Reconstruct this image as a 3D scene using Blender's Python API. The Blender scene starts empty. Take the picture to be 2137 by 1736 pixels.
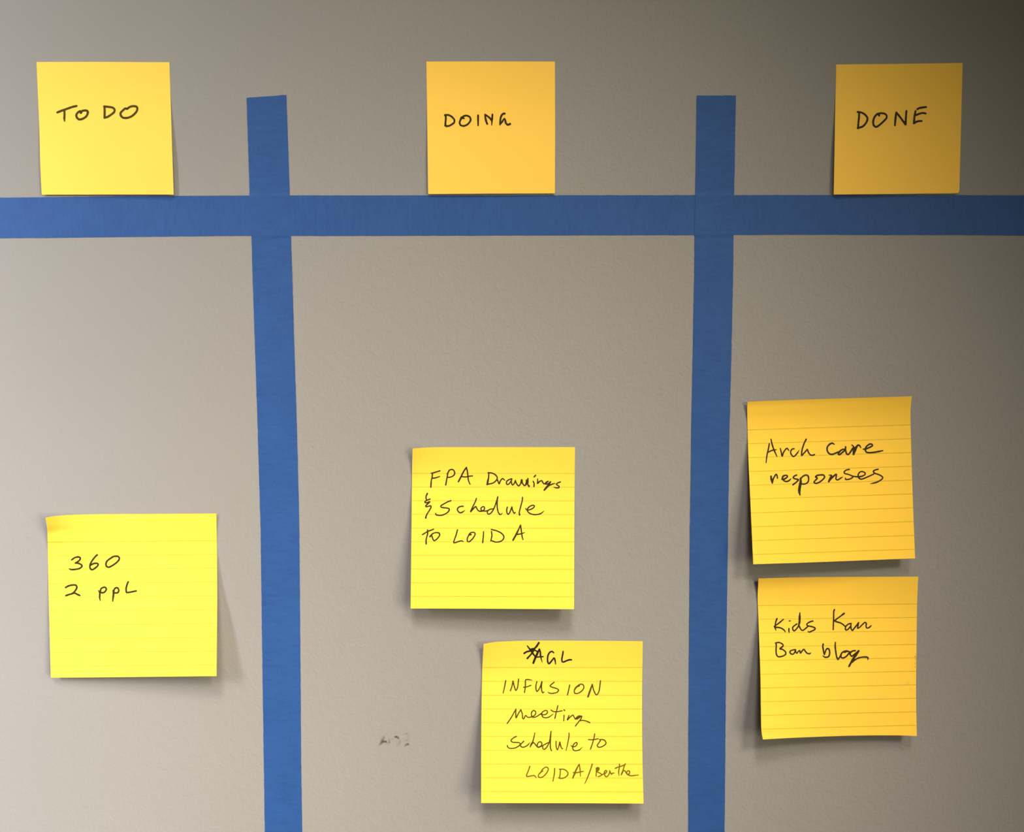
import bpy, math, random
import numpy as np
from mathutils import Vector, Matrix
random.seed(3); rng = np.random.default_rng(5)
scene = bpy.context.scene
COL = scene.collection

# ------------------------------------------------------------------ camera
TH, FPX, RD, Z0 = math.radians(7.0), 2400.0, 0.704, 1.5     # pitch, focal (px), distance along axis, height aimed at
CX, CY = 1068.5, 868.0
CAM = np.array([0.0, -RD*math.cos(TH), Z0 + RD*math.sin(TH)])
cd = bpy.data.cameras.new('camera'); cam = bpy.data.objects.new('camera', cd); COL.objects.link(cam)
cam.location = CAM; cam.rotation_euler = (math.radians(90) - TH, 0, 0)
cd.sensor_fit = 'HORIZONTAL'; cd.sensor_width = 36.0; cd.lens = 36.0*FPX/2137.0
cd.clip_start = 0.01; cd.clip_end = 50
scene.camera = cam

# ------------------------------------------------------------------ world and lamps
w = bpy.data.worlds.new('world'); scene.world = w; w.use_nodes = True
bg = w.node_tree.nodes['Background']
bg.inputs[0].default_value = (1.0, 1.0, 0.72, 1); bg.inputs[1].default_value = 0.0625

def spot(name, loc, aim, half, blend, power, color, radius):
    l = bpy.data.lights.new(name, 'SPOT'); o = bpy.data.objects.new(name, l); COL.objects.link(o)
    o.location = loc
    o.rotation_euler = (Vector(aim) - Vector(loc)).to_track_quat('-Z', 'Y').to_euler()
    l.spot_size = math.radians(2*half); l.spot_blend = blend
    l.energy = power; l.color = color; l.shadow_soft_size = radius
    return o
K = 4*math.pi**2*1.225                              # lamp scale
def lamp(name, p, col):
    x, y, z, ax, az, half, blend, rad = p
    m = max(col)
    spot(name, (x, y, Z0+z), (ax, 0, Z0+az), half, blend, m*K, tuple(c/m for c in col), rad)
lamp('ceiling_spot_left', (-1.367, -0.972, 0.534, -1.386, 0.094, 46.849, 0.987, 0.448), (26.8, 28.6, 36.5))
lamp('ceiling_spot_right', (0.857, -1.777, 0.978, -0.03, -0.463, 6.314, 0.634, 0.438), (15.6, 14.3, 14.0))
lamp('added_spot_middle', (-0.045, -0.99, 1.032, -0.068, -0.212, 8.493, 0.966, 0.314), (7.6, 7.4, 7.8))  # added third spot, no known fixture: shapes the wall falloff and layers the shadows
lamp('soft_front_fill', (0.592, -1.218, 0.06, -0.668, -0.185, 16.927, 0.401, 0.614), (6.4, 6.0, 4.8))  # added broad fill from the front, no known source: lightens the note shadows

vs = scene.view_settings
vs.view_transform = 'Standard'; vs.look = 'None'; vs.exposure = 0.0; vs.gamma = 1.0; vs.use_curve_mapping = False

# ------------------------------------------------------------------ helpers
def p2w(px, py, d=0.0):
    """point standing d metres off the wall on the sight line of photo point (px, py)"""
    px = np.asarray(px, float); py = np.asarray(py, float)
    a = (px-CX)/FPX; b = -(py-CY)/FPX
    dy = math.cos(TH) + b*math.sin(TH); dz = -math.sin(TH) + b*math.cos(TH)
    t = (-np.asarray(d, float) - CAM[1])/dy
    return np.stack([CAM[0]+a*t, CAM[1]+dy*t, CAM[2]+dz*t], -1)

def tag(o, label=None, cat=None, group=None, kind=None):
    if label: o['label'] = label
    if cat: o['category'] = cat
    if group: o['group'] = group
    if kind: o['kind'] = kind
    return o

def make(name, verts, faces, mat, parent=None, smooth=True):
    me = bpy.data.meshes.new(name); me.from_pydata([tuple(map(float, v)) for v in verts], [], faces)
    me.materials.append(mat); me.update()
    if smooth: me.polygons.foreach_set('use_smooth', [True]*len(me.polygons))
    o = bpy.data.objects.new(name, me); COL.objects.link(o)
    if parent is not None: o.parent = parent
    return o

def attr(o, name, vals):
    a = o.data.attributes.new(name, 'FLOAT', 'POINT'); a.data.foreach_set('value', np.asarray(vals, dtype=np.float32))

class NT:
    def __init__(s, name):
        s.m = bpy.data.materials.new(name); s.m.use_nodes = True
        s.t = s.m.node_tree; s.t.nodes.clear()
        s.out = s.n('ShaderNodeOutputMaterial')
    def n(s, ty, **kw):
        x = s.t.nodes.new(ty)
        for k, v in kw.items(): setattr(x, k, v)
        return x
    def l(s, a, b): s.t.links.new(a, b)
    def math(s, op, a, b=None, c=None):
        x = s.n('ShaderNodeMath', operation=op)
        for i, v in enumerate((a, b, c)):
            if v is None: continue
            if isinstance(v, (int, float)): x.inputs[i].default_value = v
            else: s.l(v, x.inputs[i])
        return x.outputs[0]
    def mix(s, f, a, b):
        x = s.n('ShaderNodeMix', data_type='RGBA')
        for i, v in ((0, f), (6, a), (7, b)):
            if isinstance(v, (int, float)): x.inputs[i].default_value = v
            elif isinstance(v, tuple): x.inputs[i].default_value = (*v, 1)
            else: s.l(v, x.inputs[i])
        return x.outputs[2]
    def noise(s, vec, scale, detail=2, rough=.5, dist=0):
        x = s.n('ShaderNodeTexNoise'); s.l(vec, x.inputs['Vector'])
        x.inputs['Scale'].default_value = scale; x.inputs['Detail'].default_value = detail
        x.inputs['Roughness'].default_value = rough; x.inputs['Distortion'].default_value = dist
        return x.outputs['Fac']
    def ramp(s, f, a, b):
        x = s.n('ShaderNodeMapRange'); s.l(f, x.inputs[0]); x.inputs[1].default_value = a; x.inputs[2].default_value = b
        return x.outputs[0]

# ------------------------------------------------------------------ materials
def wall_material():
    s = NT('painted_wall'); b = s.n('ShaderNodeBsdfPrincipled'); s.l(b.outputs[0], s.out.inputs[0])
    tc = s.n('ShaderNodeTexCoord').outputs['Object']
    n1 = s.noise(tc, 520, 2, .5, 0)                     # roller stipple, about 2 mm
    n2 = s.noise(tc, 210, 2, .5, .15)
    n3 = s.ramp(s.noise(tc, 300, 2, .5, .3), .60, .80)   # scattered raised specks
    n4 = s.noise(tc, 9, 2, .5)
    h = s.math('ADD', s.math('MULTIPLY', n1, .55), s.math('MULTIPLY', n2, .8))
    h = s.math('ADD', h, s.math('MULTIPLY', n3, .22))
    bp = s.n('ShaderNodeBump'); bp.inputs['Strength'].default_value = .6; bp.inputs['Distance'].default_value = .0006
    s.l(h, bp.inputs['Height']); s.l(bp.outputs[0], b.inputs['Normal'])
    c = s.mix(n4, (.206, .187, .154), (.217, .200, .166))
    s.l(c, b.inputs['Base Color'])
    b.inputs['Roughness'].default_value = .75; b.inputs['Specular IOR Level'].default_value = .12
    return s.m

def tape_material():
    s = NT('blue_crepe_tape'); b = s.n('ShaderNodeBsdfPrincipled'); s.l(b.outputs[0], s.out.inputs[0])
    a1 = s.n('ShaderNodeAttribute', attribute_name='along'); a2 = s.n('ShaderNodeAttribute', attribute_name='across')
    cx = s.n('ShaderNodeCombineXYZ'); s.l(s.math('MULTIPLY', a1.outputs['Fac'], 1.0), cx.inputs[0]); s.l(s.math('MULTIPLY', a2.outputs['Fac'], .22), cx.inputs[1])
    rid = s.noise(cx.outputs[0], 1100, 3, .6, .3)          # crepe ridges run across the tape
    rid2 = s.noise(cx.outputs[0], 420, 2, .5, .5)
    tc = s.n('ShaderNodeTexCoord').outputs['Object']
    mott = s.noise(tc, 700, 2, .5); big = s.noise(tc, 40, 2, .5)
    f = s.math('ADD', s.math('MULTIPLY', rid2, .45), s.math('ADD', s.math('MULTIPLY', mott, .35), s.math('MULTIPLY', big, .3)))
    c = s.mix(s.ramp(f, .38, .72), (.0115, .046, .140), (.0165, .061, .172))
    s.l(c, b.inputs['Base Color'])
    b.inputs['Roughness'].default_value = .62; b.inputs['Specular IOR Level'].default_value = .25
    bp = s.n('ShaderNodeBump'); bp.inputs['Strength'].default_value = .35; bp.inputs['Distance'].default_value = .00012
    s.l(s.math('ADD', rid, s.math('MULTIPLY', mott, .5)), bp.inputs['Height']); s.l(bp.outputs[0], b.inputs['Normal'])
    return s.m

def paper_material(name, col, ruled):
    s = NT(name)
    tc = s.n('ShaderNodeTexCoord').outputs['Object']
    nz = s.noise(tc, 900, 3, .6); nb = s.noise(tc, 25, 2, .5)
    dark = tuple(x*.965 for x in col)
    c = s.mix(s.math('ADD', s.math('MULTIPLY', nz, .6), s.math('MULTIPLY', nb, .4)), dark, tuple(min(1, x*1.03) for x in col))
    if ruled:
        r = s.n('ShaderNodeAttribute', attribute_name='rule').outputs['Fac']
        wob = s.math('MULTIPLY', s.math('SUBTRACT', s.noise(tc, 60, 1), .5), .03)
        r = s.math('ADD', r, wob)
        d = s.math('ABSOLUTE', s.math('SUBTRACT', r, s.math('ROUND', r)))
        x = s.n('ShaderNodeMapRange', interpolation_type='SMOOTHSTEP'); s.l(d, x.inputs[0])
        x.inputs[1].default_value = .010; x.inputs[2].default_value = .040; x.inputs[3].default_value = 1; x.inputs[4].default_value = 0
        ok = s.math('MULTIPLY', s.math('GREATER_THAN', r, -.5), s.math('LESS_THAN', r, 9.5))
        m = s.math('MULTIPLY', x.outputs[0], ok)
        m = s.math('MULTIPLY', m, s.math('ADD', .40, s.math('MULTIPLY', s.noise(tc, 350, 2), .45)))
        c = s.mix(m, c, (.38, .265, .013))
    d1 = s.n('ShaderNodeBsdfDiffuse'); s.l(c, d1.inputs[0])
    d2 = s.n('ShaderNodeBsdfTranslucent'); s.l(c, d2.inputs[0])
    mx = s.n('ShaderNodeMixShader'); mx.inputs[0].default_value = .13
    s.l(d1.outputs[0], mx.inputs[1]); s.l(d2.outputs[0], mx.inputs[2]); s.l(mx.outputs[0], s.out.inputs[0])
    return s.m

def ink_material(name, col):
    s = NT(name); b = s.n('ShaderNodeBsdfPrincipled'); s.l(b.outputs[0], s.out.inputs[0])
    tc = s.n('ShaderNodeTexCoord').outputs['Object']
    nz = s.noise(tc, 1300, 3, .6)
    s.l(s.mix(nz, tuple(x*.75 for x in col), tuple(x*1.3 for x in col)), b.inputs['Base Color'])
    b.inputs['Roughness'].default_value = .7; b.inputs['Specular IOR Level'].default_value = .1
    return s.m

def smudge_material(name, col):
    s = NT(name)
    tc = s.n('ShaderNodeTexCoord').outputs['Object']
    a = s.n('ShaderNodeAttribute', attribute_name='stain').outputs['Fac']
    nz = s.ramp(s.noise(tc, 900, 3, .6), .25, .75)
    f = s.math('MULTIPLY', a, s.math('ADD', .55, s.math('MULTIPLY', nz, .45)))
    d = s.n('ShaderNodeBsdfDiffuse'); d.inputs[0].default_value = (*col, 1)
    t = s.n('ShaderNodeBsdfTransparent'); mx = s.n('ShaderNodeMixShader')
    s.l(f, mx.inputs[0]); s.l(t.outputs[0], mx.inputs[1]); s.l(d.outputs[0], mx.inputs[2]); s.l(mx.outputs[0], s.out.inputs[0])
    return s.m

M_WALL = wall_material(); M_TAPE = tape_material()
M_PLAIN = paper_material('plain_yellow_paper', (.87, .520, .076), False)
M_RULED = paper_material('ruled_yellow_paper', (.86, .520, .052), True)
M_INK = {'dark': ink_material('black_marker_ink', (.013, .011, .003)),
         'mid': ink_material('marker_ink_on_yellow', (.026, .017, .001)),
         'soft': ink_material('thin_marker_ink', (.048, .033, .001)),
         'faint': ink_material('dry_marker_ink', (.100, .072, .001))}
M_SMUDGE = smudge_material('pencil_smudge', (.05, .05, .035))
M_DIRT = smudge_material('dirt_on_paper', (.16, .09, .01))

# ------------------------------------------------------------------ wall
def box(name, lo, hi, mat, parent=None):
    (x0, y0, z0), (x1, y1, z1) = lo, hi
    v = [(x0,y0,z0),(x1,y0,z0),(x1,y1,z0),(x0,y1,z0),(x0,y0,z1),(x1,y0,z1),(x1,y1,z1),(x0,y1,z1)]
    f = [(0,3,2,1),(4,5,6,7),(0,1,5,4),(1,2,6,5),(2,3,7,6),(3,0,4,7)]
    return make(name, v, f, mat, parent, False)
wall = box('wall_back', (-2.2, 0, 0), (2.2, .12, 2.7), M_WALL)
tag(wall, 'warm grey painted wall with fine roller stipple', kind='structure')

# ------------------------------------------------------------------ masking tape
def interp(poly, t):
    """poly: list of (t, value)"""
    a = np.array(poly, float); return np.interp(t, a[:, 0], a[:, 1])

def tape(vertical, e0, e1, t0, t1, capA, capB, dfun, label, seed):
    """a strip: e0/e1 = the two long edges as value-by-t polylines; capA shifts the cut end at t0 across the width"""
    r = np.random.default_rng(seed)
    n = int(abs(t1-t0)/3); m = 8
    ts = np.linspace(0, 1, n+1)
    def rough(): 
        k = r.normal(0, 1, n+1); return .14*(k + np.roll(k, 1) + np.roll(k, 2))/1.7
    j0, j1 = rough(), rough()
    V = []; al = []; ac = []
    for layer in (0, 1):
        for i, t in enumerate(ts):
            for k in range(m+1):
                u = k/m
                start = t0 + capA*(1-u) + (r.normal(0, .25) if layer == 0 and 0 < k < m else 0)*(i == 0)
                T = start + (t1 + capB*u - start)*t
                a = interp(e0, T) + j0[i]; b = interp(e1, T) + j1[i]
                W = a + (b-a)*u
                px, py = (W, T) if vertical else (T, W)
                d = dfun(px, py) if layer == 0 else max(dfun(px, py) - .00016, .00001)
                P = p2w(px, py, d); V.append(P)
                al.append(P[2] if vertical else P[0]); ac.append(P[0] if vertical else P[2])
    S = (n+1)*(m+1); idx = lambda L, i, k: L*S + i*(m+1) + k
    F = []; nV = len(V)
    for i in range(n):
        for k in range(m):
            q = [idx(0,i,k), idx(0,i+1,k), idx(0,i+1,k+1), idx(0,i,k+1)]
            F.append(q if vertical else q[::-1])
        for k in (0, m):
            F.append([nV+j for j in (idx(0,i,k), idx(1,i,k), idx(1,i+1,k), idx(0,i+1,k))])
    for i in (0, n):
        for k in range(m): F.append([nV+j for j in (idx(0,i,k), idx(0,i,k+1), idx(1,i,k+1), idx(1,i,k))])
    V = V+V; al = al+al; ac = ac+ac
    o = make('masking_tape', V, F, M_TAPE, None, True)
    attr(o, 'along', al); attr(o, 'across', ac)
    me = o.data
    tag(o, label, 'tape', 'blue masking tape strips on the wall')
    return o

HT = [(-400, 414), (0, 412.3), (120, 411.3), (240, 409.2), (600, 407.7), (1450, 407.1), (1650, 406.9), (1990, 407.2), (2137, 407.5), (2500, 408)]
HB = [(-400, 500), (0, 497.1), (120, 496.2), (240, 494.6), (500, 492), (720, 492), (1410, 490.3), (1650, 489.6), (1900, 490.1), (2050, 490.5), (2137, 491.8), (2500, 492)]
LL = [(190, 514.3), (204, 514.6), (405, 520.9), (493, 524.9), (560, 526.6), (750, 533), (900, 538), (1100, 543.8), (1400, 547.8), (1594, 550.7), (1736, 552.7), (2100, 558)]
LR = [(190, 597.5), (198, 597.8), (405, 604.8), (493, 607.7), (560, 609.6), (750, 615.2), (900, 620), (1100, 624.8), (1400, 627.2), (1594, 628.6), (1736, 630.9), (2100, 635)]
RL = [(190, 1453.9), (199, 1453.8), (406, 1450.9), (491, 1449.4), (560, 1449), (750, 1445.3), (900, 1442.6), (1100, 1439.7), (1400, 1437.4), (1568, 1436.4), (1736, 1436.2), (2100, 1434)]
RR = [(190, 1536), (199, 1535.9), (406, 1532.2), (491, 1530.9), (560, 1530.4), (750, 1526.3), (900, 1522.5), (1100, 1519.5), (1400, 1515.2), (1568, 1513.8), (1736, 1512.3), (2100, 1509)]
TH_T = .00022
def d_h(px, py): return TH_T
def d_v(px, py):                                   # the uprights lie over the cross strip
    top, bot = interp(HT, px), interp(HB, px)
    e = min(py-(top-5), (bot+5)-py)
    s = min(max(e/5.0, 0), 1)
    return TH_T + .00018*s*s*(3-2*s)
tape(False, HT, HB, -320, 2460, 0, 0, d_h, 'long blue masking tape strip running across the wall under both upright strips', 1)
tape(True, LL, LR, 198.2, 2080, 5.8, 0, d_v, 'left blue upright tape strip, slanting, between the To Do and Doing columns', 2)
tape(True, RL, RR, 199.3, 2080, 0.0, 0, d_v, 'right blue upright tape strip between the Doing and Done columns', 3)

# ------------------------------------------------------------------ sticky notes
def crom(pts, n):
    """smooth curve through points at uniform parameter"""
    P = np.array(pts, float)
    if len(P) == 2: 
        t = np.linspace(0, 1, n)[:, None]; return P[0]*(1-t)+P[1]*t
    Q = np.vstack([2*P[0]-P[1], P, 2*P[-1]-P[-2]])
    L = np.r_[0, np.cumsum(np.maximum(np.linalg.norm(np.diff(P[:, :2], axis=0), axis=1), 1e-6))]
    out = []
    for s in np.linspace(0, L[-1], n):
        i = min(max(np.searchsorted(L, s) - 1, 0), len(P)-2)
        t = (s-L[i])/(L[i+1]-L[i])
        p0, p1, p2, p3 = Q[i], Q[i+1], Q[i+2], Q[i+3]
        k = .42
        m1 = (p2-p0)*k; m2 = (p3-p1)*k
        t2, t3 = t*t, t*t*t
        out.append((2*t3-3*t2+1)*p1 + (t3-2*t2+t)*m1 + (-2*t3+3*t2)*p2 + (t3-t2)*m2)
    return np.array(out)

def edge(pts, x0, y0, s):
    a = np.array(pts, float)/s + np.array([x0, y0]); return crom(a, 101)

class Note:
    """paper sheet bounded by four edge curves (photo px), lifted off the wall by depth profiles (mm) down its left, middle and right"""
    def __init__(s, crop, top, right, bottom, left, dl, dm, dr, curl=(0, 0, 0), rule=None):
        s.T, s.R, s.B, s.L = [edge(e, *crop) for e in (top, right, bottom, left)]
        s.dl, s.dm, s.dr = dl, dm, dr
        s.rule = rule; s.lift = 1.0 if rule else 1.0; s.curl = curl
    def depth(s, u, v):
        def prof(p):
            n = len(p); x = np.clip(v, 0, 1)*(n-1); i = np.clip(np.floor(x).astype(int), 0, n-2); t = x-i
            q = np.array([2*p[0]-p[1], *p, 2*p[-1]-p[-2]], float)
            p0, p1, p2, p3 = q[i], q[i+1], q[i+2], q[i+3]
            m1 = (p2-p0)/2; m2 = (p3-p1)/2; t2 = t*t; t3 = t2*t
            return (2*t3-3*t2+1)*p1+(t3-2*t2+t)*m1+(-2*t3+3*t2)*p2+(t3-t2)*m2
        a, b, c = prof(s.dl), prof(s.dm), prof(s.dr)
        u = np.clip(u, 0, 1)
        el, er, cc = s.curl                        # top edge lift left / right and extra lift of the top left corner, mm
        v = np.clip(v, 0, 1)
        extra = (el*(1-u)+er*u)*np.exp(-v/.05) + cc*np.exp(-(u/.13)**1.3)*np.exp(-(v/.11)**1.3)
        return np.maximum(extra + (a*(1-u)*(1-2*u) + 4*b*u*(1-u) + c*u*(2*u-1))*s.lift, .12)/1000.0
    def pos(s, u, v):
        u = np.asarray(u, float); v = np.asarray(v, float)
        def at(C, t):
            x = np.clip(t, -.02, 1.02)*100; i = np.clip(np.floor(x).astype(int), 0, 99); f = (x-i)[..., None]
            return C[i]*(1-f)+C[i+1]*f
        U = u[..., None]; V = v[..., None]
        c = (1-U)*(1-V)*s.T[0]+U*(1-V)*s.T[-1]+(1-U)*V*s.B[0]+U*V*s.B[-1]
        return (1-V)*at(s.T, u)+V*at(s.B, u)+(1-U)*at(s.L, v)+U*at(s.R, v)-c
    def inv(s, px, py):
        P = np.stack([px, py], -1); u = np.full(len(px), .5); v = np.full(len(px), .5)
        for _ in range(8):
            p = s.pos(u, v); e = 1e-3
            a = (s.pos(u+e, v)-p)/e; b = (s.pos(u, v+e)-p)/e; r = P-p
            det = a[:, 0]*b[:, 1]-a[:, 1]*b[:, 0]
            u = np.clip(u+(r[:, 0]*b[:, 1]-r[:, 1]*b[:, 0])/det, -.01, 1.01); v = np.clip(v+(a[:, 0]*r[:, 1]-a[:, 1]*r[:, 0])/det, -.01, 1.01)
        return u, v
    def build(s, mat, label, group, origin_name='sticky_note'):
        N = 60; g = np.linspace(0, 1, N+1); U, V = np.meshgrid(g, g)
        P = s.pos(U.ravel(), V.ravel()); D = s.depth(U.ravel(), V.ravel())
        front = p2w(P[:, 0], P[:, 1], D); back = p2w(P[:, 0], P[:, 1], D-.0001)
        o3 = p2w(*s.pos(.5, 0.), 0.0); s.o = o3
        Vt = np.vstack([front, back]) - o3; S = (N+1)**2
        F = []; q = lambda i, j: i*(N+1)+j
        for i in range(N):
            for j in range(N):
                F.append((q(i, j), q(i+1, j), q(i+1, j+1), q(i, j+1)))
                F.append((S+q(i, j), S+q(i, j+1), S+q(i+1, j+1), S+q(i+1, j)))
        R0 = 2*S; rimv = np.vstack([Vt, Vt]) ; Vt = rimv          # the rim has its own vertices so the face stays cleanly shaded
        for i in range(N):
            F.append((q(i, 0), S+q(i, 0), S+q(i+1, 0), q(i+1, 0)))
            F.append((q(i+1, N), S+q(i+1, N), S+q(i, N), q(i, N)))
            F.append((q(0, i+1), S+q(0, i+1), S+q(0, i), q(0, i)))
            F.append((q(N, i), S+q(N, i), S+q(N, i+1), q(N, i+1)))
        F = F[:2*N*N] + [tuple(R0+k for k in f) for f in F[2*N*N:]]
        root = bpy.data.objects.new(origin_name, None); COL.objects.link(root); root.location = o3
        tag(root, label, 'sticky note', group)
        s.root = root
        pap = make('paper_sheet', Vt, F, mat, root)
        # sharp rim so the flat face keeps its own shading
        for p in pap.data.polygons[2*N*N:]: p.use_smooth = False
        if s.rule:
            (l1, ls), (r1, rs) = s.rule
            y1 = l1+(r1-l1)*U.ravel(); sp = ls+(rs-ls)*U.ravel()
            rv = (P[:, 1]-y1)/sp
            attr(pap, 'rule', np.r_[rv, rv, rv, rv])
        return root
    def write(s, crop, width, strokes, ink, label=None, name='handwritten_word', lift=.00006):
        x0, y0, sc = crop
        PX = []; F = []; Z = []
        for si, st in enumerate(strokes):
            pts = [(p[0], p[1], (p[2] if len(p) > 2 else width)) for p in st]
            A = np.array(pts, float)/sc; A[:, 0] += x0; A[:, 1] += y0
            ln = np.linalg.norm(np.diff(A[:, :2], axis=0), axis=1).sum()
            C = crom(A, max(6, int(ln/1.1)))
            d = np.gradient(C[:, :2], axis=0); d /= np.maximum(np.linalg.norm(d, axis=1), 1e-6)[:, None]
            nrm = np.stack([-d[:, 1], d[:, 0]], 1)
            wob = 1 + .05*rng.normal(size=len(C))
            hw = np.maximum(C[:, 2]*.5*wob, .25)
            b = len(PX)
            zz = lift + si*2e-6
            for i in range(len(C)):
                PX.append(C[i, :2]+nrm[i]*hw[i]); PX.append(C[i, :2]-nrm[i]*hw[i]); Z += [zz, zz]
            for i in range(len(C)-1):
                F.append((b+2*i, b+2*i+2, b+2*i+3, b+2*i+1))
            # round ends and joints
            ks = sorted(set([0, len(C)-1] + [int(np.argmin(np.linalg.norm(C[:, :2]-a[:2], axis=1))) for a in A[1:-1]]))
            for k in ks:
                b = len(PX); PX.append(C[k, :2]); Z.append(zz+1e-6)
                for t in range(12):
                    an = 2*math.pi*t/12; PX.append(C[k, :2]+hw[k]*.99*np.array([math.cos(an), math.sin(an)])); Z.append(zz+1e-6)
                for t in range(12): F.append((b, b+1+(t+1) % 12, b+1+t))
        PX = np.array(PX); u, v = s.inv(PX[:, 0], PX[:, 1])
        D = s.depth(u, v)+np.array(Z)
        V = p2w(PX[:, 0], PX[:, 1], D)-s.o
        o = make(name, V, F, M_INK[ink], s.root, False)
        if label: o['label'] = label
        return o

G1 = 'plain yellow heading notes along the top'; G2 = 'ruled yellow task notes'
c = (60, 110, 5.424)
todo = Note(c, [(88,105),(800,104),(1592,108)], [(1592,108),(1615,850),(1640,1605)], [(147,1607),(900,1605),(1640,1605)], [(88,105),(120,850),(130,1250),(147,1607)],
            [.3,.15,.6,1.3,1.8,1.9], [.3,.15,.8,1.8,2.5,2.3], [.3,.15,1.0,2.2,3.1,2.9])
c = (870, 110, 5.425)
doing = Note(c, [(108,100),(800,98),(1562,100)], [(1562,100),(1565,850),(1562,1592)], [(128,1600),(800,1595),(1562,1592)], [(108,100),(118,850),(128,1600)],
             [.3,.15,.6,1.3,1.9,1.8], [.3,.15,.7,1.5,2.1,1.9], [.3,.15,.6,1.3,1.8,1.6])
c = (1710, 110, 5.425)
done = Note(c, [(190,133),(900,126),(1622,115)], [(1622,115),(1612,480),(1603,850),(1590,1350),(1583,1570),(1572,1588)], [(162,1605),(900,1598),(1500,1592),(1572,1588)], [(190,133),(180,600),(172,1050),(162,1605)],
            [.3,.15,.8,1.8,2.5,2.6], [.3,.15,.7,1.5,2.0,1.9], [.5,.15,.5,1.0,1.4,1.3])
c = (70, 1050, 4.3395)
n360 = Note(c, [(108,130),(200,115),(350,105),(600,99),(1000,97),(1655,93)], [(1655,93),(1660,400),(1663,850),(1657,1565)], [(157,1580),(900,1573),(1657,1565)], [(108,130),(122,220),(128,350),(138,850),(157,1580)],
            [5.0,.5,1.0,2.6,4.0,5.2], [.9,.3,2.0,5.2,8.4,11], [1.4,.3,2.8,7.4,12,16], curl=(.3,.8,5.0), rule=((1131.3,28.8),(1127.9,28.83)))
c = (830, 910, 4.3395)
nfpa = Note(c, [(135,112),(250,104),(400,100),(900,100),(1605,100)], [(1605,100),(1600,600),(1598,1100),(1597,1567)], [(117,1560),(850,1563),(1597,1567)], [(135,112),(130,350),(125,850),(117,1560)],
            [3.0,.5,2.6,6.2,9.6,12], [1.2,.2,3.0,7.4,11.8,15.5], [1.2,.2,3.0,7.6,12,16.5], curl=(.3,.2,2.6), rule=((987.7,28.52),(988.0,28.58)))
c = (980, 1310, 4.133)
ninf = Note(c, [(122,138),(250,120),(600,110),(1493,115)], [(1493,115),(1487,600),(1490,1100),(1500,1515)], [(100,1510),(800,1512),(1500,1515)], [(122,138),(110,350),(103,700),(100,1100),(100,1510)],
            [3.8,.7,3.2,8,13,18], [1.3,.2,3.0,7.8,12.5,17], [1.3,.2,2.6,6.5,10.2,14], curl=(.3,.2,2.2), rule=((1393.0,28.74),(1393.0,28.82)))
c = (1530, 810, 4.451)
narch = Note(c, [(135,125),(500,110),(900,98),(1300,85),(1660,75)], [(1660,75),(1650,160),(1647,260),(1655,600),(1668,1000),(1690,1580)], [(187,1635),(600,1622),(1000,1607),(1690,1580)], [(135,125),(131,220),(140,600),(160,1050),(187,1635)],
             [2.2,.4,4.4,9.5,14,17.5], [2.2,.3,3.6,8,12,15], [2.4,.2,2.4,5.6,8.5,11], curl=(1.3,1.5,0), rule=((897.2,28.88),(886.4,28.83)))
c = (1550, 1180, 4.451)
nkids = Note(c, [(147,120),(500,110),(900,105),(1630,103)], [(1630,103),(1620,350),(1613,850),(1610,1200),(1617,1583)], [(188,1615),(400,1603),(600,1594),(1000,1580),(1400,1577),(1617,1583)], [(147,120),(139,300),(150,600),(165,1050),(172,1500),(188,1615)],
             [2.0,.7,4.6,10,15,19], [1.6,.3,3.0,6.8,10,12], [1.6,.3,2.2,5.2,8,11], curl=(1.0,.5,.8), rule=((1263.6,28.66),(1260.2,28.1)))
todo.build(M_PLAIN, 'plain yellow sticky note reading TO DO, heading the left column', G1)
doing.build(M_PLAIN, 'plain yellow sticky note reading DOING, heading the middle column', G1)
done.build(M_PLAIN, 'dimly lit plain yellow sticky note reading DONE, heading the right column', G1)
n360.build(M_RULED, 'ruled yellow sticky note reading 360, 2 ppl, with curled top left corner', G2)
nfpa.build(M_RULED, 'ruled yellow sticky note about drawings and schedule, upper one in the middle column', G2)
ninf.build(M_RULED, 'ruled yellow sticky note with scribbled star and five lines, lower one in middle column', G2)
narch.build(M_RULED, 'ruled yellow sticky note ending in responses, tilted, upper one in the right column', G2)
nkids.build(M_RULED, 'ruled yellow sticky note ending in blog, lower one in the right column', G2)

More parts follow.
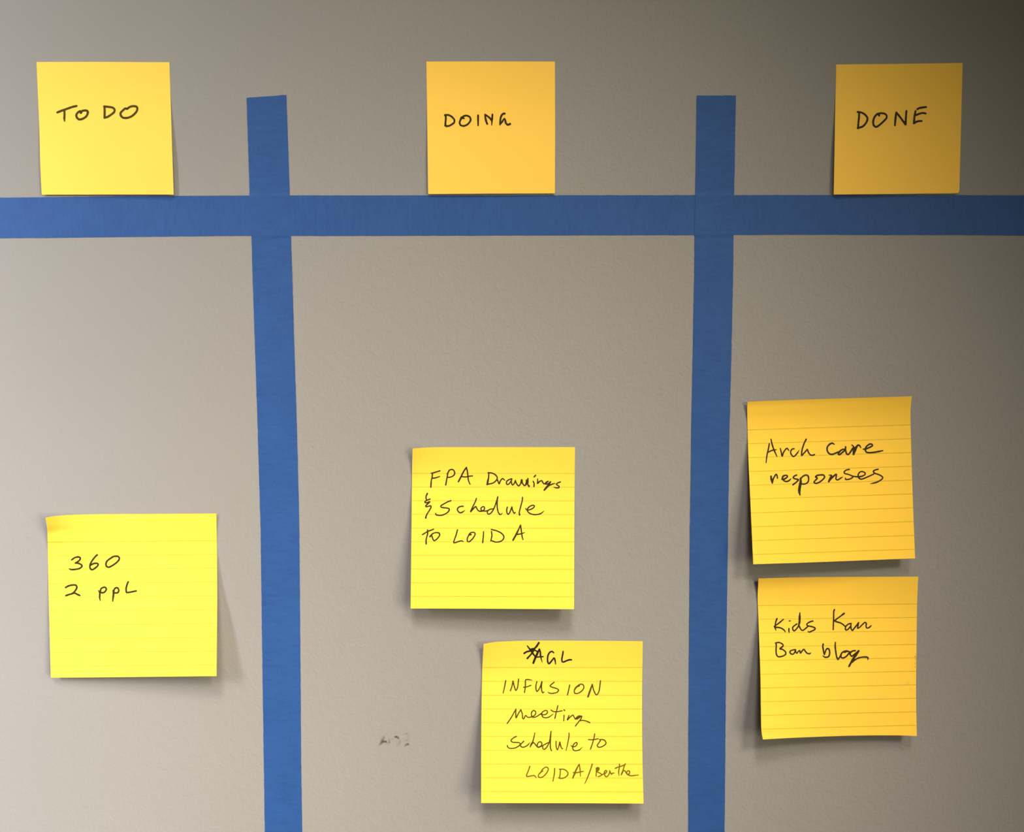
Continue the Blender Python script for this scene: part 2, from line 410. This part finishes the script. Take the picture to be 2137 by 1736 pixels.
# ------------------------------------------------------------------ handwriting (traced pen strokes; crop = origin x, y and scale)
c = (100, 200, 10.176)
todo.write(c, 50, [[(200,352),(300,312),(420,270),(520,235),(610,215)], [(350,310,44),(352,400,48),(348,480,48),(355,540,24)],
  [(700,360),(690,325),(640,350),(605,400),(612,455),(660,500),(730,490),(800,450),(840,390),(845,330),(800,310),(740,317),(700,345)]], 'soft', 'the word TO')
todo.write(c, 48, [[(1200,225),(1205,330),(1202,460)], [(1195,225),(1290,235),(1370,248),(1415,290),(1405,345),(1340,400),(1270,445),(1203,465)],
  [(1685,275),(1640,270),(1590,310),(1545,360),(1550,420),(1600,465),(1700,465),(1790,425),(1870,350),(1900,280),(1880,230),(1800,218),(1730,240),(1685,275)]], 'soft', 'the word DO')
c = (910, 220, 11.872)
doing.write(c, 48, [[(238,240),(242,330),(234,420),(230,490)], [(222,240,58),(310,238),(390,280),(450,350),(450,420),(390,470),(310,510),(225,500)], [(240,500,40),(258,540,16)],
  [(690,320),(640,300,70),(600,370),(585,430),(610,490),(690,508),(780,470),(840,400),(858,340),(825,278),(745,252),(680,270),(630,320,60)],
  [(1042,245),(1042,350),(1044,497,36)], [(1215,225,40),(1225,320),(1245,400),(1270,460)], [(1218,230),(1280,270),(1340,320),(1375,370)], [(1398,222,42),(1390,330),(1378,490,22)],
  [(1700,202,54),(1650,212),(1605,290),(1590,390),(1583,480,36)], [(1583,480,30),(1640,400),(1692,325,40),(1715,370),(1730,440),(1780,480,52),(1832,460,60)]], 'mid', 'the word DOING')
c = (1770, 210, 11.872)
done.write(c, 50, [[(272,300),(268,420),(255,540),(245,670)], [(232,280),(310,290),(400,330),(470,410),(475,480),(430,570),(360,640),(240,680,58)],
  [(770,370),(740,325,56),(680,370),(635,450),(620,540),(640,620),(700,650),(780,600),(870,520),(945,440),(952,370),(900,322),(800,312),(730,335)],
  [(1160,615,44),(1168,500),(1190,300)], [(1195,295),(1260,370),(1350,490),(1420,590)], [(1425,590),(1430,450),(1445,255)],
  [(1670,260,46),(1645,400),(1630,560)], [(1712,213),(1780,180),(1932,158)], [(1685,355),(1780,320),(1850,305),(1920,318)], [(1632,560),(1720,512),(1825,505)]], 'mid', 'the word DONE')
c = (125, 1145, 11.872)
n360.write(c, 44, [[(292,275),(370,220),(450,203),(505,225),(490,280),(430,330),(385,355),(450,358),(530,395),(545,440),(480,490),(370,512),(280,515),(225,490,20)],
  [(922,152),(860,215),(790,310),(748,400),(748,480),(800,520),(870,480),(930,430),(950,380),(900,358),(830,370),(765,405)],
  [(1300,210),(1220,260),(1160,315),(1140,390),(1160,440),(1220,455),(1310,410),(1400,345),(1460,280),(1472,222),(1430,188),(1350,188),(1290,210)]], 'mid', 'the number 360')
n360.write(c, 46, [[(145,958),(220,918),(330,897),(400,907),(420,960),(380,1040),(310,1110),(240,1130),(150,1160)], [(300,1108),(370,1098),(430,1130),(488,1155)]], 'mid', 'the number 2')
n360.write(c, 44, [[(950,1030,22),(985,1080),(988,1150),(985,1210),(1002,1298,16)], [(1000,1060),(1020,990),(1080,955),(1130,960),(1150,1010),(1110,1070),(1050,1092),(1000,1075)],
  [(1312,1030,30),(1330,1090,52),(1322,1180,52),(1308,1300,30)], [(1335,1070),(1350,1000),(1400,963),(1442,983),(1460,1040),(1430,1090),(1370,1093)],
  [(1692,820),(1660,900),(1640,990),(1650,1080),(1720,1078),(1888,1045)]], 'mid', 'the word ppl')
c = (880, 965, 15.264)
nfpa.write(c, 44, [[(290,345,28),(400,320),(580,265)], [(345,345),(330,480),(305,600),(292,785,50)], [(340,500),(440,490),(575,445,34)],
  [(835,330),(815,450),(790,580),(768,712,48)], [(800,370,24),(838,325),(880,250),(950,222),(1010,240),(1050,310),(1045,380),(980,440),(900,470),(820,468)],
  [(1172,608,54),(1250,460,50),(1340,280,50),(1425,160,50)], [(1425,160),(1455,280),(1475,440),(1488,560),(1540,692,36)], [(1270,450),(1400,462),(1500,440),(1622,425,40)]], 'mid', 'three capital letters')
nfpa.write((1005, 975, 11.872), 34, [[(180,140),(175,250),(155,340,50),(140,425,46)], [(160,135),(240,140),(320,170),(380,230),(385,290),(340,350),(270,395),(180,415),(135,425)],
  [(380,290),(410,350),(435,410),(470,330),(520,280),(572,320,28)], [(745,285),(690,302),(630,340),(615,390),(640,430),(690,400),(735,335),(750,285)], [(735,330),(745,400),(770,440),(810,400),(838,330)],
  [(838,330),(860,390),(890,440),(925,460),(970,400),(995,312,44),(1010,390),(1050,445),(1080,450),(1105,380),(1110,312,30)], [(1148,278),(1142,370,48),(1145,425),(1175,468,50)], [(1080,452),(1118,400,46),(1140,340)],
  [(1275,342,28),(1302,400),(1298,478)], [(1302,238),(1342,197)], [(1390,290,26),(1392,350),(1390,398,42),(1440,350),(1490,332),(1520,380),(1545,412)],
  [(1545,412,28),(1590,400),(1650,350,28)], [(1650,345),(1600,372),(1575,408),(1620,418),(1680,385),(1705,362,44)], [(1705,362,44),(1660,440,50),(1600,510,50),(1552,565,42)], [(1600,500,40),(1680,450),(1760,415),(1820,400,18)],
  [(1955,362),(1880,392),(1852,420),(1890,450),(1922,480),(1910,508),(1850,508),(1790,492,18)]], 'mid', 'the word Drawings')
nfpa.write((870, 1020, 15.264), 44, [[(335,148,56),(298,225),(292,310),(308,342)], [(420,325),(340,355),(265,400),(262,438),(330,440,50),(410,415,52),(340,480,48),(282,545),(300,570),(380,552),(440,540),(450,590),(390,700),(320,810),(285,900)], [(285,915,64),(284,925,60)]], 'mid', 'an ampersand')
nfpa.write((870, 1020, 15.264), 44, [[(1085,375),(980,415),(860,480),(760,545),(790,590),(900,605),(1000,620),(1035,660),(990,740),(900,800),(800,840),(700,845),(610,825),(597,787)],
  [(1472,556),(1410,556),(1340,582),(1290,640),(1310,710),(1380,765),(1450,740),(1535,685,16)]], 'mid', 'the letters Sc')
nfpa.write((975, 1025, 12.211), 34, [[(237,182),(200,280),(150,380),(92,515,48)], [(92,515,40),(150,450,40),(215,390),(240,430),(270,480),(320,510),(390,503),(435,465),(440,410),(400,393),(355,425),(352,470),(400,503),(470,505),(520,490)],
  [(670,452),(600,455),(530,492),(512,540),(540,583),(600,560),(660,480),(710,370),(750,250),(780,142)], [(780,142),(765,250),(765,400),(790,530),(840,595),(895,560,18)],
  [(1025,405),(1007,470),(1015,550),(1045,588),(1090,530),(1138,400)], [(1140,400),(1155,480),(1195,562),(1225,540,30)], [(1410,152),(1400,250),(1360,400),(1328,540),(1335,600,48)],
  [(1490,440,28),(1530,482),(1620,462),(1690,420),(1713,372),(1670,357),(1590,390),(1537,450),(1545,520),(1610,570),(1700,595),(1800,590),(1890,560),(1955,503,18)]], 'mid', 'the letters hedule')
c = (870, 1090, 8.904)
nfpa.write(c, 26, [[(102,228),(200,170),(310,127)], [(200,140),(198,220),(172,320),(173,400,30)], [(245,265,34),(290,212),(350,190),(410,197),(422,240),(380,300),(325,340),(298,310),(280,252)]], 'mid', 'the word to')
nfpa.write(c, 25, [[(755,137),(730,230),(685,360),(700,380),(770,357),(830,342),(865,362,16)], [(1005,225,34),(965,240),(937,300),(940,350),(970,360),(1030,310),(1080,230),(1070,190),(1010,187),(965,225)],
  [(1240,172),(1235,260),(1222,378)], [(1385,170),(1395,240),(1382,310),(1375,345)], [(1382,130),(1480,155),(1570,200),(1617,260),(1600,320),(1540,358),(1460,365),(1400,342)],
  [(1785,333,32),(1850,215,36),(1890,130),(1925,50)], [(1925,50),(1942,160),(1955,260),(1972,322,20)], [(1860,225),(1940,210),(2000,190,16)]], 'mid', 'a name in capitals')
c = (1080, 1330, 16.438)
ninf.write(c, 60, [[(335,290,40),(420,400,60),(520,540,60),(600,650,50)], [(730,188,70),(650,310,70),(560,400),(440,460),(320,490),(228,545,68)], [(560,420,80),(480,560),(335,722,62)], [(480,430,120),(570,400,90)], [(600,440,50),(700,500,50)]], 'dark', 'a scribbled star')
ninf.write(c, 58, [[(745,400,50),(690,530,75),(620,680,78),(543,875,70)], [(752,400,55),(785,520,60),(790,640),(845,848,24)], [(600,690,60),(700,672,50),(878,658,48)],
  [(1240,525,50),(1190,482),(1110,510),(1050,600),(1030,740),(1040,850),(1085,900),(1150,830),(1250,710),(1285,770),(1308,915,34)], [(1565,478,50),(1555,560),(1522,730),(1530,820),(1570,845),(1680,800),(1780,768),(1848,768)]], 'dark', 'three capital letters')
ninf.write((1035, 1405, 9.291), 24, [[(190,142),(170,250),(140,385,18)], [(280,338),(310,250),(330,152)], [(330,152,30),(355,250),(385,330),(420,270),(440,112)], [(700,133,14),(630,120),(575,130),(572,220),(565,300),(553,368)], [(537,270),(600,262),(675,232)],
  [(795,157),(775,240),(780,320),(800,350),(850,280),(890,162)], [(890,162,30),(880,250,30),(890,340),(910,378),(935,355,14)], [(1128,172),(1080,210),(1050,245),(1100,272),(1180,295),(1215,325),(1180,370),(1100,388),(1040,383),(1005,360,12)],
  [(1430,225),(1410,320),(1387,418)], [(1615,240,32),(1560,265,34),(1520,330),(1530,385),(1590,387),(1660,345),(1705,280),(1690,222),(1640,210),(1590,235)], [(1785,455,32),(1820,350,34),(1868,215,26)], [(1868,215),(1890,310),(1930,402),(1960,412),(2000,340),(2028,142)]], 'soft', 'the word INFUSION')
ninf.write((1045, 1465, 10.685), 27, [[(142,478),(230,350),(338,160)], [(338,160,30),(335,250),(342,350,30),(390,260),(448,168)], [(448,168),(480,260),(490,360),(515,370),(555,298),(600,337),(660,335),(730,312),(780,260),(772,205),(730,187),(687,230),(685,290),(710,335,32),(780,330),(850,290),(900,252)],
  [(900,275),(980,282),(1040,240),(1032,193),(990,187),(930,220),(915,270,32),(940,330),(1000,350),(1080,330),(1170,265,16)], [(1275,78),(1240,220),(1207,363)], [(1120,178),(1180,210),(1270,212),(1370,192)], [(1413,290),(1405,415)], [(1408,173),(1430,188)],
  [(1522,300),(1500,350),(1488,393,34),(1550,330),(1610,288),(1635,330),(1660,378)], [(1660,378),(1700,370),(1760,320)], [(1800,312),(1740,308),(1682,355,34),(1700,380),(1760,340),(1805,310)], [(1808,312),(1790,370),(1720,460),(1664,535)], [(1750,420),(1820,407),(1900,420),(1988,457)]], 'soft', 'the word meeting')
ninf.write((1045, 1515, 17.096), 44, [[(560,367),(470,412),(385,480),(367,530),(430,575),(560,582),(660,592),(697,640),(640,712),(540,770),(430,795),(310,790),(245,740),(237,695)], [(828,537),(760,600),(700,680),(740,742),(810,755),(900,720),(980,660),(1050,570,12)],
  [(1215,245,36),(1190,380,40),(1140,560,48),(1090,640,56),(1047,755,36)], [(1070,700,50),(1120,620,56),(1170,587),(1220,640),(1280,710),(1340,758),(1400,740),(1455,680),(1468,620),(1430,562),(1360,572),(1310,640),(1302,710)],
  [(1340,758,56),(1390,740,56),(1450,722),(1560,660),(1690,592)], [(1500,735),(1502,800),(1550,830),(1620,780),(1700,650),(1750,500),(1795,185,40)], [(1795,185,40),(1780,400),(1770,600),(1775,780),(1812,880,40)]], 'soft', 'the letters Sched')
c = (1150, 1515, 16.438)
ninf.write(c, 40, [[(175,525),(170,640),(190,770),(220,810),(260,720),(298,545)], [(300,545,48),(320,650,46),(360,750),(398,778)], [(615,240),(615,350),(580,550),(517,838,26)],
  [(690,670,34),(740,712),(820,700),(885,640),(895,580),(860,563),(800,600),(750,680),(745,780),(800,840),(880,845),(980,810),(1080,715,14)]], 'soft', 'the letters ule')
ninf.write(c, 40, [[(1500,262),(1470,420),(1420,600),(1352,792)], [(1283,465),(1400,470),(1500,460),(1620,432)], [(1700,490),(1630,590),(1587,660),(1610,715),(1680,725),(1780,690),(1870,620),(1885,560),(1840,492),(1760,463),(1655,467)]], 'soft', 'the word to')
ninf.write((1085, 1580, 13.787), 36, [[(285,262),(250,370),(197,500),(197,552),(280,545),(360,530),(420,532),(472,588,26)], [(650,390,46),(600,435,46),(540,500),(532,560),(590,585),(680,550),(770,450),(818,350),(790,292),(730,290),(660,340),(620,395)],
  [(1000,322),(990,480),(950,688,30)], [(1165,350),(1160,450),(1145,580)], [(1135,345),(1250,345),(1340,390),(1385,460),(1360,530),(1280,590),(1170,610),(1110,588)],
  [(1522,598,40),(1570,480,54),(1630,340,46),(1705,200)], [(1705,200),(1730,350),(1740,550,24)], [(1540,440),(1640,445),(1740,420),(1832,405,28)], [(2083,192),(2040,330),(1960,550),(1867,758,22)]], 'faint', 'a name in capitals and a slash')
ninf.write((1210, 1580, 15.83), 40, [[(545,360),(545,480),(538,625)], [(550,365,60),(610,342,50),(640,375),(620,430),(560,480),(640,512),(715,560),(715,592),(650,630),(585,640,24)], [(590,395,76),(580,440,56)],
  [(720,590),(760,562),(820,545),(880,500),(888,450),(850,437),(820,480,50),(812,560),(850,630),(890,645),(940,600),(980,520),(990,442)], [(990,442),(1010,500),(1045,558,46),(1090,522),(1135,525,34)],
  [(1310,228),(1305,350),(1285,480),(1298,608,22)], [(1175,365,46),(1280,322),(1380,292),(1450,262)], [(1500,218,46),(1460,320),(1420,450),(1372,575,48)], [(1372,575,40),(1440,450),(1490,450),(1540,530),(1600,585),(1700,612),(1800,603),(1940,587,28)], [(1600,580),(1645,520),(1640,465),(1600,445),(1558,475),(1552,535),(1590,570)]], 'faint', 'a name in small letters')
narch.write((1585, 905, 16.438), 50, [[(335,345),(310,500),(260,720),(227,995,38)], [(395,185,38),(430,350),(480,510),(540,650),(600,785,32)], [(310,630),(400,582),(480,560),(585,547,28)],
  [(712,500,38),(745,620),(778,765,56),(820,650),(890,542),(950,502),(1008,578,38)], [(1188,517),(1130,522),(1075,590),(1075,680),(1150,778),(1210,760),(1300,660),(1370,550,12)], [(1600,192,58),(1520,360),(1460,560),(1440,720)], [(1450,750),(1540,650),(1640,540),(1670,620),(1740,720),(1820,740),(1888,712)]], 'mid', 'first word of the note')
narch.write((1710, 905, 14.738), 52, [[(460,330,34),(400,290),(320,320),(250,400),(237,500),(290,600),(380,635),(480,605),(580,560)], [(790,485),(720,480),(640,530,58),(582,610,58),(610,648),(690,590),(795,495)], [(805,400,50),(805,500),(830,600),(880,640),(950,570),(1020,450)],
  [(1000,345,38),(1050,400),(1065,500,90),(1052,630,62)], [(1060,610,60),(1100,500,80),(1130,420,76),(1190,350),(1230,360),(1275,428,34)], [(1352,475,42),(1430,470),(1540,422),(1628,370),(1610,322),(1540,322),(1450,390),(1412,480),(1440,560),(1530,583),(1700,568),(1850,540),(1955,518,34)]], 'mid', 'the word Care')
narch.write((1595, 970, 15.264), 50, [[(215,365,58),(225,460,68),(257,588,42)], [(255,560,52),(290,440),(370,302),(410,350),(420,425,46)], [(550,460,34),(620,460,58),(720,400),(738,348),(680,332),(600,362,58),(580,440,58),(640,510),(710,530),(790,500),(848,442,28)],
  [(1028,325),(950,360),(922,410),(980,445),(1060,460),(1088,482),(1020,550),(915,632,58)], [(1150,420,46),(1160,550,84),(1130,700,94),(1115,850,82),(1140,968,36)], [(1160,450),(1220,372),(1330,322),(1400,362),(1412,480),(1370,570),(1280,610),(1200,610)],
  [(1690,332),(1640,380,68),(1690,430),(1640,480),(1583,550),(1640,590),(1740,560),(1850,480),(1918,400),(1900,332),(1830,317),(1700,332)]], 'mid', 'the letters respo')
narch.write((1715, 965, 15.264), 46, [[(230,405,30),(310,410,50),(285,490,78),(222,608,58)], [(240,580,50),(340,470,58),(460,372),(460,450),(450,530),(510,555),(600,500),(672,457,16)], [(878,222),(780,242),(712,300),(732,350),(850,380),(970,430),(1000,450),(930,512),(830,540),(757,535),(757,488,28)],
  [(1000,440),(1130,455),(1270,440,48),(1370,390),(1380,332),(1300,292),(1220,302),(1160,380),(1170,470,58),(1240,530),(1340,510),(1500,440),(1650,372)], [(1793,215),(1700,240),(1642,280),(1680,340),(1800,380),(1900,430),(1943,490),(1880,560),(1750,630),(1650,655),(1545,680,16)]], 'mid', 'the letters nses')
nkids.write((1605, 1265, 19.427), 60, [[(320,505,68),(270,640),(250,800),(242,850,76),(280,985,26)], [(580,532,56),(450,640),(320,740),(205,820,54)], [(250,850),(400,862),(520,900),(600,960),(668,1042,34)], [(805,905,56),(805,1000),(820,1072,32)], [(812,595,50),(860,595,50)],
  [(1130,715),(1010,800),(952,880),(980,970),(1020,1000),(1100,930),(1190,800),(1232,640,86),(1240,450,88),(1250,262,46)], [(1215,790,64),(1260,890),(1340,980),(1430,940),(1560,830)], [(1778,600),(1680,622),(1560,690),(1530,750),(1600,800),(1760,832),(1870,890),(1830,960),(1720,1010),(1630,1048),(1565,1010,26)]], 'mid', 'the word Kids')
nkids.write((1725, 1260, 19.427), 58, [[(318,232,66),(290,330),(285,600),(275,850),(268,1038)], [(705,392,80),(580,490),(440,590),(325,680)], [(322,680,88),(400,722,66),(560,770),(660,830),(750,910)], [(1000,795),(900,812),(790,900),(762,1000),(800,1068),(880,1020),(965,920)], [(990,790),(985,900),(1000,1020),(1050,1078),(1120,990),(1210,880),(1300,755)],
  [(1300,755),(1272,870,68),(1262,990,58),(1360,930),(1470,820),(1560,750),(1610,790),(1600,900),(1620,970),(1690,978),(1770,920),(1830,860,14)]], 'mid', 'the word Kan')
nkids.write((1605, 1330, 21.37), 66, [[(315,252),(320,400),(310,550),(325,740),(390,850),(500,860),(640,820),(740,750),(740,660),(680,590),(590,532),(490,510,78),(545,450,78),(620,390),(610,310),(520,250),(420,222),(285,250)], [(1165,545),(1060,560),(950,605),(932,670),(990,740),(1080,740),(1150,650),(1180,550)], [(1178,560,60),(1192,650),(1240,708,58)],
  [(1240,708),(1300,630,58),(1360,582),(1380,640,68),(1402,705,58),(1460,620),(1550,530),(1620,620),(1690,700),(1770,730),(1830,718),(1868,682,28)]], 'mid', 'the word Ban')
nkids.write((1705, 1325, 17.808), 60, [[(230,335),(215,420),(235,550),(270,728,52)], [(275,718),(310,620),(350,530),(410,500),(460,560),(470,680),(440,790),(370,825),(290,820),(212,770,32)], [(685,272,48),(675,400),(695,600),(730,800),(780,908),(830,840),(880,760)],
  [(1190,620),(1100,592),(1000,612),(930,660),(890,740),(900,830),(980,850),(1080,800),(1170,700),(1222,620)], [(1020,632,80),(1150,600,64)], [(1420,582),(1330,592),(1250,650),(1232,720),(1290,788),(1380,730),(1540,605,74)], [(1545,592,78),(1450,740,88),(1350,880,88),(1280,1000,78),(1190,1165,66)], [(1300,1020,58),(1400,930),(1550,850),(1700,820),(1850,820),(1898,860),(1882,925,26)]], 'mid', 'the word blog')

# ------------------------------------------------------------------ smudges: soft-edged flat stains
def blobs(name, mat, items, parent, off, place):
    V = []; F = []; A = []
    for (px, py, rx, ry, ang, den) in items:
        b = len(V); n = 14; V.append((px, py)); A.append(den)
        for ring, k in ((.55, .6), (1.0, 0.0)):
            for t in range(n):
                an = 2*math.pi*t/n; rr = ring*(1+.12*random.uniform(-1, 1))
                x, y = rx*rr*math.cos(an), ry*rr*math.sin(an)
                V.append((px+x*math.cos(ang)-y*math.sin(ang), py+x*math.sin(ang)+y*math.cos(ang))); A.append(den*k)
        for t in range(n):
            F.append((b, b+1+(t+1) % n, b+1+t))
            F.append((b+1+t, b+1+(t+1) % n, b+1+n+(t+1) % n, b+1+n+t))
    P = np.array(V, float)
    W = place(P[:, 0], P[:, 1])
    o = make(name, W, F, mat, parent, False); attr(o, 'stain', A); return o

S = 1/11.872
def sm(x, y, rx, ry, a, d): return (740+x*S, 1480+y*S, rx*S*1.2, ry*S*1.45, a, min(1, d*1.35))
stack = [0.0]
def on_wall(px, py):
    z = 0.00004 + 0.000002*(np.arange(len(px))//29)
    return p2w(px, py, z)
sd = blobs('pencil_smudge', M_SMUDGE, [
    sm(640,860,60,32,-.9,.30), sm(680,800,75,38,-1.0,.42), sm(700,730,80,34,-1.1,.22), sm(720,805,62,24,-.05,.60), sm(772,800,30,26,0,.75), sm(735,690,45,22,-1.2,.16),
    sm(820,835,60,26,-.3,.22), sm(858,770,75,15,1.35,.35), sm(870,820,26,15,1.3,.25), sm(930,740,70,24,-.5,.12), sm(795,620,22,16,0,.18),
    sm(1015,682,36,26,.1,.62), sm(1055,690,42,30,.5,.55), sm(1085,725,38,20,1.1,.45), sm(1125,800,60,26,1.4,.20), sm(1085,870,70,30,-1.0,.14), sm(1215,610,42,24,.3,.14),
    sm(1290,600,36,20,.5,.34), sm(1330,680,60,30,1.5,.12), sm(1290,770,60,28,-.2,.20), sm(1300,870,60,30,-.1,.42), sm(1325,862,30,22,.5,.42), sm(1250,905,48,18,-.6,.32)], wall, 0, on_wall)
sd['label'] = 'faint rubbed-out pencil marks'
def on_kids(px, py):
    u, v = nkids.inv(px, py); z = .00005 + .000002*(np.arange(len(px))//29)
    return p2w(px, py, nkids.depth(u, v)+z)-nkids.o
dm = blobs('dirt_mark', M_DIRT, [(1820+650/7.236, 1320+362/7.236, 2.2, 1.6, 0, .8), (1820+655/7.236, 1320+402/7.236, 1.6, 2.2, .2, .6), (1820+660/7.236, 1320+320/7.236, 1.2, 3.2, .1, .35),
    (1820+652/7.236, 1320+470/7.236, 1.4, 4.5, .1, .4), (1820+645/7.236, 1320+520/7.236, 1.8, 2.0, 0, .45), (1820+540/7.236, 1320+770/7.236, 6, 5, .4, .12), (1820+585/7.236, 1320+850/7.236, 5, 4, .4, .10)], nkids.root, 0, on_kids)
dm['label'] = 'brown dirt specks on the edge'
